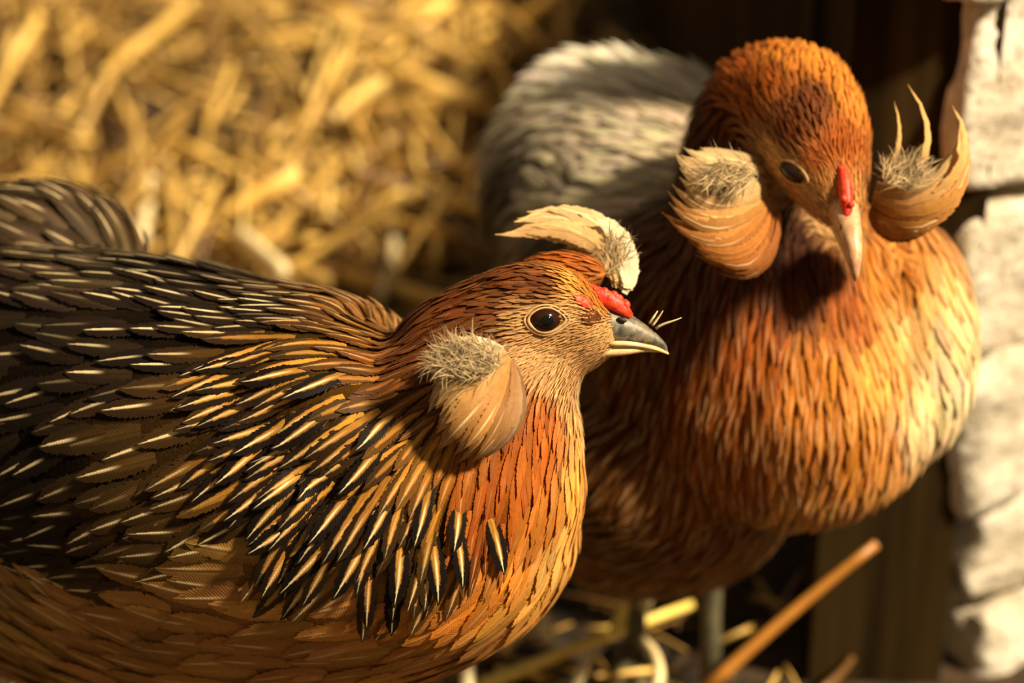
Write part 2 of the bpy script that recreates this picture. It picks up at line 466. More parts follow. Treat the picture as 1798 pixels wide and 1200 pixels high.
# ------------------------------------------------------------------ setting
M_FLOOR = simple_material('earth_and_chaff', (0.014, 0.008, 0.003), (0.050, 0.026, 0.008), 55, 0.9, 0.8, 0.004)
def grid(x0, x1, y0, y1, nx, ny, zf):
    v = [(x0+(x1-x0)*i/nx, y0+(y1-y0)*j/ny, zf(x0+(x1-x0)*i/nx, y0+(y1-y0)*j/ny)) for j in range(ny+1) for i in range(nx+1)]
    f = [(j*(nx+1)+i, j*(nx+1)+i+1, (j+1)*(nx+1)+i+1, (j+1)*(nx+1)+i) for j in range(ny) for i in range(nx)]
    return v, f
floor = mesh_obj('floor', *grid(-2.2, 1.6, -1.2, 3.2, 120, 140, lambda x, y: 0.006*noise.noise((x*9, y*9, 0)) - 0.004), M_FLOOR)
tag(floor, 'earth floor of the coop strewn with straw', kind='structure')

def stone_material():
    m, nt, b, out = new_mat('pale_rough_stone'); n = N(nt)
    tc = n.node('ShaderNodeTexCoord')
    a = n.noise(tc.outputs['Object'], 26, 6, 0.65); c = n.noise(tc.outputs['Object'], 120, 5, 0.7)
    col = n.mix(n.ss(a, .35, .7), (0.52, 0.44, 0.31, 1), (0.80, 0.72, 0.58, 1))
    col = n.mix(n.math('MULTIPLY', n.ss(c, .50, .68), 0.75), col, (0.30, 0.24, 0.14, 1))
    nt.links.new(col, b.inputs['Base Color']); b.inputs['Roughness'].default_value = 0.9
    nt.links.new(n.bump(n.math('ADD', a, n.math('MULTIPLY', c, .4)), 0.9, 0.006), b.inputs['Normal'])
    return m
M_STONE = stone_material()
M_MORTAR = simple_material('pale_mortar', (0.34, 0.27, 0.17), (0.50, 0.42, 0.29), 60, 0.95, 0.8, 0.004)
def stone(name, x0, x1, z0, z1, y0, y1, seed, slant=0.0, parent=None):
    bm = bmesh.new(); bmesh.ops.create_cube(bm, size=2)
    bmesh.ops.subdivide_edges(bm, edges=bm.edges, cuts=15, use_grid_fill=True)
    tilt = random.Random(seed*7+1).uniform(-.006, .006)
    c = Vector(((x0+x1)/2, (y0+y1)/2, (z0+z1)/2)); h = Vector(((x1-x0)/2, (y1-y0)/2, (z1-z0)/2))
    for v in bm.verts:
        p = v.co.copy(); l = (abs(p.x)**14 + abs(p.y)**14 + abs(p.z)**14)**(1/14.0)
        p = p / l
        w = Vector((p.x*h.x, p.y*h.y, p.z*h.z))
        q = (c + w)*1.0 + Vector((seed*3.1, seed*1.7, 0))
        dd = 0.006*noise.noise(q*20) + 0.005*noise.noise(q*55) + 0.003*noise.noise(q*130)
        w += Vector((p.x/ max(h.x, .01), p.y/max(h.y, .01), p.z/max(h.z, .01))).normalized()*dd
        w.x += slant*p.z + .010*noise.noise(Vector((seed, p.z*1.3, p.y)))*(1 if p.x < 0 else 0); w.z += tilt*p.x + .006*noise.noise(Vector((p.x*2+seed, 3.1, p.z)))
        v.co = c + w
    me = bpy.data.meshes.new(name); bm.to_mesh(me); bm.free()
    me.polygons.foreach_set('use_smooth', [True]*len(me.polygons)); me.materials.append(M_STONE)
    return link(bpy.data.objects.new(name, me), parent)
WY = 0.20; WA = math.radians(34)   # corner of the stone wall; its front recedes to the right
WDIR = Vector((math.cos(WA), math.sin(WA), 0)); WN = Vector((-math.sin(WA), math.cos(WA), 0))
def wall_frame(o): o.location = (0.205, WY, 0); o.rotation_euler = (0, 0, WA)
wl = mesh_obj('wall_right', [(0.02, .022, -.02), (1.3, .022, -.02), (1.3, .022, .445), (0.02, .022, .445), (0.02, .05, -.02), (1.3, .05, -.02), (1.3, .05, .445), (0.02, .05, .445)],
              [(0, 1, 2, 3), (5, 4, 7, 6), (4, 0, 3, 7), (1, 5, 6, 2), (3, 2, 6, 7), (4, 5, 1, 0)], M_MORTAR, smooth=False)
wall_frame(wl); tag(wl, 'pale rough stone wall catching the sun', kind='structure')
courses = [(-.02, .026, 1740), (.028, .088, 1732), (.090, .172, 1706), (.174, .250, 1718), (.252, .350, 1692), (.352, .455, 1658)]
for ci, (z0, z1, px) in enumerate(courses):
    d = (WY-CAM.y)*math.cos(PITCH) + (CAM.z-(z0+z1)/2)*math.sin(PITCH)
    x = (px - W/2)/FPX*d - 0.205; k = 0
    while x < 1.25:
        ln = random.uniform(.15, .28) if k else random.uniform(.20, .30)
        stone('stone', x, x+ln, z0, z1, random.uniform(-.004, .004), .055, ci*10+k, random.uniform(-.006, .006), wl)
        x += ln + .003; k += 1

M_BOARD = simple_material('dark_weathered_board', (0.014, 0.008, 0.003), (0.046, 0.027, 0.008), 40, 1.0, 0.6, 0.002, stretch=(1, 1, .06), spec=0.03)
wb = tag(empty('wall_back', (0.176, .26, 0)), 'dark weathered plank partition beside the stone wall', kind='structure')
A0, A1 = Vector((0.160, .262, 0)), Vector((0.085, 1.45, 0))
dirb = (A1-A0).normalized(); nb = Vector((-dirb.y, dirb.x, 0))
s = 0.0; LB = (A1-A0).length
while s < LB:
    wdt = random.uniform(.09, .13); o = random.uniform(0, .005)
    a, b2 = A0 + dirb*s + nb*o, A0 + dirb*(s+wdt-.004) + nb*o
    hz = (.345 if s < .12 else .29 if s < .3 else .24 if s < .6 else .17) + random.uniform(-.008, .008); th = -nb*.02
    v = [a, b2, b2+th, a+th]; v = [p + Vector((0, 0, -.01)) for p in v] + [p + Vector((0, 0, hz)) for p in v]
    pl = mesh_obj('plank', v, [(0, 1, 2, 3), (7, 6, 5, 4), (0, 4, 5, 1), (1, 5, 6, 2), (2, 6, 7, 3), (3, 7, 4, 0)], M_BOARD, wb, smooth=False)
    s += wdt

pv = [(.144, .208), (.207, .208), (.212, .228), (.207, .275), (.144, .275)]
post = mesh_obj('post', [(x, y, -.01) for x, y in pv] + [(x, y, .415) for x, y in pv], [(4, 3, 2, 1, 0), (5, 6, 7, 8, 9)] + [(i, (i+1) % 5, (i+1) % 5+5, i+5) for i in range(5)], M_BOARD, smooth=False)
post.parent = wb; post.matrix_parent_inverse = Matrix.Translation(-Vector(wb.location))

# ------------------------------------------------------------------ hen in front (profile, facing right)
h1 = tag(empty('hen', PZ(560, 1330, 0)), 'brown hen in profile with black laced neck feathers, nearer of the two', 'hen')
def R1(px, py, d, rA, rD):  # rA: depth radius cm, rD: height radius in px
    return (*P(px, py, d), rA*.01, rD*d/FPX)
head_axis_ref = (0, 1, 0.12)
b1 = [
    loft([R1(1086, 592, .85, .40, 22), R1(1064, 590, .85, .80, 48), R1(1030, 585, .85, 1.2, 80), R1(985, 575, .85, 1.5, 106),
          R1(930, 572, .85, 1.75, 114), R1(870, 592, .852, 2.0, 112), R1(800, 640, .856, 2.5, 116), R1(740, 690, .862, 3.0, 90)], head_axis_ref, 44, 32),
    loft([R1(965, 590, .85, 1.4, 85), R1(908, 642, .853, 2.3, 144), R1(850, 718, .858, 3.6, 208), R1(794, 797, .866, 4.9, 268),
          R1(716, 868, .880, 6.0, 334), R1(560, 868, .900, 6.9, 390), R1(400, 872, .925, 7.4, 452), R1(230, 862, .955, 7.4, 464),
          R1(60, 835, .985, 6.8, 425), R1(-110, 790, 1.01, 5.4, 320), R1(-240, 760, 1.03, 3.0, 180)], (0, 1, 0.1), 60, 40),
    ellipsoid(P(85, 470, .985), RGT*.040, FWD*.045, UPV*.034),
    ellipsoid(P(610, 755, .884), RGT*.052-UPV*.015, UPV*.042, FWD*.061),    # shoulder under the neck cape
    ellipsoid(P(-60, 470, .995), RGT*.042, FWD*.045, UPV*.036),
    ellipsoid(P(935, 500, .838), RGT*.017, UPV*.0075, FWD*.007),      # crown ridges
    ellipsoid(P(985, 480, .862), RGT*.017, UPV*.0075, FWD*.007),
]
#        px   py   dir        L    W    lift spac  col  edge shaft
AN1 = [
 (1055, 640, -1, .35, .22, .10, .03, .13, TAN, 0, 0), (1000, 655, -1, .5, .25, .12, .03, .13, TAN, 0, 0), (1060, 600, -1, .2, .18, .09, .02, .13, TAN, 0, 0),
 (1005, 545, -1, .1, .20, .10, .02, .13, TAN, 0, 0), (930, 625, -1, .6, .26, .12, .03, .14, TAN, 0, 0), (915, 560, -1, .1, .26, .12, .03, .14, TAN, 0, 0),
 (975, 675, -1, .8, .35, .15, .04, .16, TAN, 0, 0), (1035, 675, -.8, .8, .35, .12, .04, .16, PALE, 0, 0), (960, 715, -.3, 1, .9, .3, .06, .26, RUST, 0, 0), (960, 615, -1, .3, .2, .1, .02, .13, TAN, 0, 0),
 (960, 500, -1, -.05, .55, .20, .06, .2, RB, 0, .0), (1010, 505, -1, -.3, .4, .15, .05, .16, OG, 0, .3), (1040, 515, -1, -.4, .3, .12, .04, .14, ORG, 0, .2),
 (895, 490, -1, .05, .8, .25, .06, .22, RB, 0, .2), (990, 460, -1, -.1, .6, .2, .06, .2, RUST, 0, .2), (930, 445, -1, .1, .7, .22, .06, .2, RB, 0, .2),
 (880, 545, -1, .15, .7, .24, .05, .22, RB, 0, .05), (850, 600, -1, .4, 1.0, .3, .05, .28, RB, 0, .05), (820, 520, -1, .2, 1.2, .32, .07, .3, RB, .0, .2),
 (740, 545, -1, .3, 1.7, .38, .10, .34, RB, .25, .15), (770, 610, -1, .45, 1.7, .38, .10, .34, RB, .3, .1), (700, 640, -1, .42, 2.2, .45, .14, .40, (.32,.11,.016), .7, .25),
 (640, 590, -1, .28, 2.4, .48, .14, .42, (.36,.14,.02), .85, .4), (580, 650, -1, .30, 2.8, .55, .18, .46, GOLD, .95, .6), (600, 740, -1, .55, 2.9, .58, .2, .48, GOLD, 1, .6),
 (500, 690, -1, .32, 2.9, .58, .2, .48, GOLD, 1, .8), (480, 620, -1, .12, 2.8, .55, .18, .48, GOLD, 1, .8), (690, 750, -.85, .7, 2.6, .52, .2, .44, GOLD, .95, .5),
 (450, 790, -.9, .5, 2.8, .6, .25, .5, GOLD, 1, .8), (540, 840, -.75, .75, 2.9, .6, .25, .5, GOLD, 1, .8), (640, 860, -.6, .85, 2.8, .58, .25, .48, GOLD, 1, .7),
 (740, 850, -.45, .95, 2.6, .52, .22, .44, GOLD, .95, .6), (560, 930, -.55, .8, 2.8, .6, .3, .5, GOLD, 1, .85), (690, 940, -.22, 1, 2.7, .58, .28, .5, GOLD, 1, .85),
 (790, 930, -.08, 1, 2.6, .52, .25, .48, GOLD, .95, .85), (850, 900, .0, 1, 2.2, .45, .18, .42, RUST, .6, .3),
 (830, 860, -.15, 1, 2.0, .42, .12, .38, RUST, .2, .15), (900, 840, -.05, 1, 1.8, .42, .10, .36, RUST, 0, .08), (945, 770, -.05, 1, 1.5, .38, .08, .32, RUST, 0, .08),
 (960, 870, -.12, 1, 1.9, .5, .10, .4, (.45,.14,.018), 0, .12), (930, 950, -.25, 1, 2.0, .55, .10, .42, ORG, 0, .2), (900, 700, -.4, 1, 1.0, .3, .05, .28, RB, 0, .0),
 (1020, 730, -.05, 1, 1.1, .34, .08, .28, (.74,.42,.13), 0, .3), (1012, 820, -.12, 1, 1.6, .48, .10, .36, OG, 0, .4), (990, 930, -.25, 1, 1.8, .6, .10, .42, (.66,.33,.08), 0, .4),
 (950, 1030, -.5, 1, 2.0, .75, .12, .5, OG, 0, .35), (860, 1040, -.6, .8, 2.0, .8, .12, .5, ORG, .0, .3), (860, 1110, -.8, .6, 2.0, .85, .12, .55, OB, .1, .3),
 (760, 1080, -.8, .55, 2.1, .85, .14, .55, ORG, .05, .3), (650, 1130, -.9, .4, 2.2, .9, .14, .6, OB, .1, .45), (600, 1050, -1, .3, 2.3, .95, .14, .6, OB, .1, .45),
 (480, 1110, -1, .1, 2.4, 1.0, .16, .65, (.58,.25,.06), .1, .55), (450, 1010, -1, .08, 2.4, 1.0, .16, .62, (.34,.16,.04), .15, .7), (330, 1090, -1, -.05, 2.5, 1.05, .18, .68, (.50,.23,.06), .1, .6),
 (250, 1150, -1, -.3, 2.5, 1.0, .2, .65, (.48,.22,.06), .1, .55), (130, 1100, -.8, -.7, 2.6, .9, .2, .6, (.46,.24,.07), .1, .6), (40, 1060, -.6, -.85, 2.6, .9, .2, .6, (.40,.22,.06), .1, .6),
 (430, 890, -1, .42, 2.3, .85, .16, .6, BD, .45, 1), (340, 830, -1, .38, 2.4, .85, .16, .62, BD, .5, 1), (330, 950, -1, .30, 2.3, .85, .16, .6, BD, .4, 1),
 (230, 900, -1, .40, 2.3, .85, .16, .6, (.07,.035,.01), .5, .95), (220, 1000, -1, .20, 2.2, .8, .16, .58, (.07,.035,.01), .5, .8), (110, 930, -1, .35, 2.3, .8, .16, .58, DK, .5, .8),
 (90, 800, -1, .35, 2.5, .85, .18, .62, DK, .5, .9), (250, 740, -1, .22, 2.6, .9, .18, .64, BD, .5, .95), (380, 720, -1, .12, 2.5, .85, .18, .6, BD, .5, 1), (80, 1000, -1, .1, 2.2, .8, .18, .6, DK, .4, .6),
 (90, 690, -1, .12, 2.6, .9, .18, .64, DK, .5, .7), (330, 640, -1, -.08, 2.4, .75, .18, .56, DK, .6, 1), (200, 620, -1, -.3, 2.4, .8, .2, .58, DK, .6, .9), (430, 570, -1, -.3, 2.2, .65, .18, .5, DK, .7, 1),
 (540, 560, -1, -.25, 2.2, .55, .18, .46, DK, .8, 1), (330, 540, -1, -.5, 2.2, .7, .18, .54, DK, .6, .9), (280, 470, -1, -.4, 2.2, .7, .18, .54, DK, .6, .6), (420, 500, -1, -.35, 2.1, .62, .16, .5, DK, .7, .7),
 (180, 480, -.8, -.6, 2.2, .8, .25, .58, GBR, .55, .6), (90, 380, -.8, -.6, 2.2, .8, .3, .58, GBR, .5, .6), (70, 540, -.9, -.5, 2.4, .85, .25, .62, DK, .5, .5),
]
def scale1(px, py, L, Wd, lift, sp, edge):
    if Wd <= .16: return L*1.25, Wd*.5, lift*1.6, sp*.66
    if Wd <= .26: return L*1.15, Wd*.8, lift*1.2, sp*.85
    if edge > .62 and py > 540 and px > 380: return L*1.15, Wd*1.4, lift*1.15, sp*1.18
    if Wd >= .6: return L*1.25, Wd*1.3, lift, sp*1.45
    return L*1.1, Wd*.95, lift, sp
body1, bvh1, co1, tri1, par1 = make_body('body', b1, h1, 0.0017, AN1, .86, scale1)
F1 = Feathers(); p1, q1 = scatter(co1, tri1, par1)
def hit(bvh, px, py):
    loc, nrm, _, _ = bvh.ray_cast(CAM, ray(px, py)); return loc, nrm
eye1, en1 = hit(bvh1, 958, 562)
beak1 = P(1100, 590, .85)
m1 = grow(F1, bvh1, p1, q1, lambda L, w: 'lance' if w < .0055 else ('hackle' if w < .0088 else 'round'),
          skip=lambda p: (p-eye1).length < .0062 or (p-beak1).length < .0075)
# long dark feathers that hang free along the lower edge of the neck cape
CAPE = [(560, 890, 440, 965), (500, 830, 400, 910), (480, 760, 385, 850), (610, 915, 495, 1032), (665, 900, 588, 1040), (702, 905, 692, 1052), (748, 900, 765, 1048), (792, 890, 805, 1022), (850, 880, 872, 1000),
        (640, 830, 545, 950), (705, 830, 640, 960), (560, 800, 450, 890), (630, 770, 520, 880), (757, 820, 725, 955), (540, 715, 415, 800), (610, 695, 480, 790), (690, 750, 600, 870), (805, 850, 790, 962), (640, 640, 500, 705), (570, 640, 430, 680), (720, 700, 620, 790)]
for (x0, y0, x1, y1) in CAPE:
    path = []; nn = []
    for k in range(NU):
        u = k/(NU-1); px, py = x0+(x1-x0)*u + 6*math.sin(u*3), y0+(y1-y0)*u
        l, nr = hit(bvh1, px, py)
        path.append(l + nr*(-.0012 + .0062*u**.8)); nn.append(nr)
    F1.add(path, nn, .0086*random.uniform(.9, 1.1), 'hackle', np.array(GOLD)*random.uniform(.8, 1.1), (1.0, 1.0, 0), random.random())
    m1.append((path[3], nn[3], 4e-4, 1.0))
def rule1(px, py, size, edge, loc):
    if size < 0.9e-4*0.6: return None
    return 'hackle_feather' if edge > .62 and px > 380 and py > 540 else 'body_feather'
split_feathers(F1, m1, h1, rule1, 'plumage')

def eye_parts(root, c, n, r, up, sx=1.0, sy=1.0, lid_w=.0007, rings=(1.0,)):
    """eyeball with pupil and a lid lying on the face, almond shaped when sx != sy"""
    n = n.normalized(); x = n.cross(Vector(up)).normalized(); y = x.cross(n)
    cen = c - n*r*.45
    e = mesh_obj('eye', *ellipsoid(cen, x*r*sx, y*r*sy, n*r*.9, 28, 18), M_IRIS, root)
    mesh_obj('pupil', *ellipsoid(cen + n*r*.50, x*r*.60*sx, y*r*.60*sy, n*r*.44, 24, 14), M_PUPIL, e)
    mb = MB(); seg = 40
    for rr in rings:
        pts = []
        for i in range(seg):
            a = 2*math.pi*i/seg; q = 1 + .28*max(0, math.cos(a))**6 + .12*max(0, -math.cos(a))**6
            pts.append(c + x*(math.cos(a)*rr*r*sx*q) + y*(math.sin(a)*rr*r*sy*.92) + n*(.0001 if rr <= 1 else -.0004))
        v = []; f = []
        for i in range(seg):
            t = (pts[(i+1) % seg]-pts[i-1]).normalized(); s2 = t.cross(n)
            th = lid_w*(1.25 if math.sin(2*math.pi*i/seg) > 0 else .8)
            for j in range(6):
                b = 2*math.pi*j/6; v.append(pts[i] + s2*math.cos(b)*th + n*math.sin(b)*th*.8)
        for i in range(seg):
            k = (i+1) % seg
            for j in range(6):
                l = (j+1) % 6; f.append((i*6+j, i*6+l, k*6+l, k*6+j))
        mb.add((v, f))
    mesh_obj('eyelid', mb.v, mb.f, M_LID, root)
    return e
eye_parts(h1, eye1 + en1*.0004, en1, .0057, -UPV, 1.0, .86, .0005, (.96, 1.16))

def beak_parts(root, up_rows, lo_rows, ref, mats, nostril=None):
    u = mesh_obj('upper_beak', *loft(up_rows, ref, 24, 20), mats[0], root)
    mesh_obj('lower_beak', *loft(lo_rows, ref, 24, 20), mats[1], root)
    if nostril:
        mesh_obj('nostril', *ellipsoid(*nostril, 12, 8), M_NOSTRIL, u)
    return u
def RB_(px, py, d, rl, rh): return (*P(px, py, d), rl*.01, rh*.01)
beak_parts(h1, [RB_(1052, 570, .85, .72, .78), RB_(1090, 577, .85, .62, .62), RB_(1120, 586, .85, .44, .44), RB_(1145, 596, .85, .25, .26), RB_(1163, 609, .85, .12, .16), RB_(1172, 621, .85, .02, .03)],
               [RB_(1050, 608, .85, .60, .34), RB_(1095, 609, .85, .48, .24), RB_(1130, 609, .85, .30, .17), RB_(1155, 613, .85, .17, .11), RB_(1173, 620, .85, .03, .03)],
               (0, 1, 0), (M_BEAK_DARK, M_BEAK_PALE), (P(1092, 562, .8436), RGT*.0018-UPV*.0004, UPV*.0009, FWD*.0009))
# pale cutting edge of the upper beak
t1 = [bez([P(1070, 604, .850+s*.0062), P(1125, 600, .850+s*.0046), P(1174, 622, .850)], 10) for s in (-1, 1)]
for pts in t1:
    mesh_obj('beak_edge', *tube(pts, [.0009, .0010, .0010, .0010, .0009, .0009, .0008, .0006, .0005, .0003], 8), M_BEAK_PALE, h1)
def comb(root, pts, radii, bumps, seed, up):
    mb = MB(); mb.add(tube(pts, radii, 14, flat=.75, ref=up))
    rr = random.Random(seed)
    for i in range(bumps):
        k = rr.uniform(.05, .9)*(len(pts)-1); j = int(k); p = pts[j].lerp(pts[min(j+1, len(pts)-1)], k-j); r = radii[j]
        q = p + Vector(up)*r*.55 + Vector((rr.uniform(-1, 1), rr.uniform(-1, 1), 0))*r*.45
        s2 = rr.uniform(.0010, .0017); mb.add(ellipsoid(q, RGT*s2, Vector((0, s2, 0)), Vector((0, 0, s2)), 10, 7))
    return mesh_obj('comb', mb.v, mb.f, M_COMB, root)
comb(h1, bez([P(1016, 512, .845), P(1055, 514, .843), P(1085, 532, .844), P(1108, 556, .846)], 9), [.0016, .0024, .0028, .0030, .0030, .0028, .0025, .0020, .0012], 26, 3, UPV)
lo, ln_ = hit(bvh1, 1038, 558)
if lo: mesh_obj('lore', *ellipsoid(lo + ln_*.0002, (RGT-ln_*RGT.dot(ln_))*.0052, (UPV-ln_*UPV.dot(ln_))*.0027, ln_*.0007, 16, 10), M_LORE, h1)
lo, ln_ = hit(bvh1, 1024, 530)
if lo: mesh_obj('red_skin', *ellipsoid(lo + ln_*.0003, (RGT-ln_*RGT.dot(ln_))*.0044-UPV*.001, (UPV-ln_*UPV.dot(ln_))*.0022, ln_*.0008, 16, 10), M_COMB, h1)

tuft(h1, 'ear_tuft', [
    [(885, 612, .828), (840, 585, .815), (775, 595, .812), (750, 655, .822)],
    [(890, 620, .827), (845, 630, .808), (760, 660, .805), (748, 740, .820)],
    [(895, 628, .826), (860, 690, .803), (790, 740, .802), (762, 785, .818)],
    [(900, 636, .826), (895, 730, .802), (850, 790, .803), (806, 822, .818)],
    [(902, 632, .827), (935, 710, .806), (915, 780, .808), (835, 815, .820)]], 26, [.55, .8, .85, .7, .5],
    [(.55, .45, .28), (.50, .30, .11), (.52, .26, .075), (.42, .18, .045), (.30, .17, .08)], ((824, 634, .807), (58, 32)), 620,
    label='cupped grey and buff ear tuft', fluff_dir=(-.8, -.5), jitter=3,
    core=(P(830, 705, .828), (RGT-UPV*.2)*.0145, (UPV+RGT*.25)*.0205, FWD*.012))
tuft(h1, 'ear_tuft', [
    [(1085, 500, .868), (1060, 420, .876), (975, 385, .880), (868, 430, .880)],
    [(1088, 500, .870), (1075, 400, .880), (1000, 350, .884), (880, 405, .884)],
    [(1092, 503, .870), (1100, 400, .880), (1010, 330, .884), (902, 378, .884)],
    [(1098, 508, .868), (1110, 450, .876), (1095, 380, .880), (1010, 368, .880)],
    [(1100, 512, .866), (1118, 480, .870), (1110, 440, .872), (1082, 412, .872)]], 24, [.9, 1.1, 1.1, 1.0, .6],
    [(.60, .36, .14), (.72, .48, .20), (.75, .52, .22), (.72, .6, .36), (.5, .46, .32)], ((1078, 455, .870), (20, 40)), 150,
    label='far side ear tuft, pale buff and sunlit', fluff_dir=(.3, -1), jitter=14,
    core=(P(1035, 440, .884), (RGT-UPV*.4)*.010, (UPV+RGT*.3)*.010, FWD*.005))
b0 = bvh1.find_nearest(P(330, 1250, .925))[0]
for hp in (P(540, 1190, .90), P(440, 1130, .97)): leg(h1, hp, (hp.x+.012, hp.y, .004), (1, -.25, 0))

# ------------------------------------------------------------------ hen behind (facing the camera)
h2 = tag(empty('hen', PZ(1330, 1090, 0)), 'rust coloured hen facing forward, head bowed, by the stone wall', 'hen')
def R2(px, py, d, rx, ry): return (*P(px, py, d), rx*.01, ry*.01)
b2 = [
    loft([R2(1010, 250, 1.215, 2.2, 2.0), R2(1030, 270, 1.19, 4.6, 4.2), R2(1070, 330, 1.15, 6.2, 5.4), R2(1160, 440, 1.09, 7.2, 6.6), R2(1270, 545, 1.035, 7.4, 6.9),
          R2(1370, 625, .992, 7.4, 6.4), R2(1405, 680, .968, 6.3, 6.0), R2(1420, 695, .945, 4.2, 4.2), R2(1425, 700, .930, 1.6, 1.8)], (1, .35, 0), 48, 40),
    loft([R2(1390, 700, .985, 6.2, 4.8), R2(1380, 600, .980, 5.9, 4.7), R2(1360, 500, .978, 5.0, 4.2), R2(1345, 400, .976, 4.0, 3.6), R2(1335, 310, .972, 3.3, 3.1),
          R2(1345, 235, .962, 3.0, 2.8), R2(1370, 195, .945, 2.75, 2.6), R2(1400, 205, .927, 2.45, 2.4), R2(1430, 250, .912, 2.1, 2.1), R2(1455, 310, .902, 1.55, 1.6),
          R2(1475, 360, .894, 1.0, 1.05), R2(1486, 395, .890, .55, .6)], (1, .25, -.2), 64, 36),
    ellipsoid(P(1330, 150, .955), RGT*.018, UPV*.013, FWD*.016),
    ellipsoid(P(1420, 150, .945), RGT*.016, UPV*.013, FWD*.016),
    ellipsoid(P(1050, 195, 1.19), RGT*.040, UPV*.026, FWD*.035),
    ellipsoid(P(1150, 215, 1.17), RGT*.036, UPV*.026, FWD*.035),
    ellipsoid(P(1160, 820, 1.02), RGT*.055, UPV*.045, FWD*.05),
    ellipsoid(P(1150, 870, 1.07), RGT*.06, UPV*.045, FWD*.06),
    ellipsoid(P(1600, 600, .985), RGT*.026, UPV*.050, FWD*.040),     # shoulder of the folded wing
    ellipsoid(P(1160, 640, 1.02), RGT*.026, UPV*.050, FWD*.040),
]
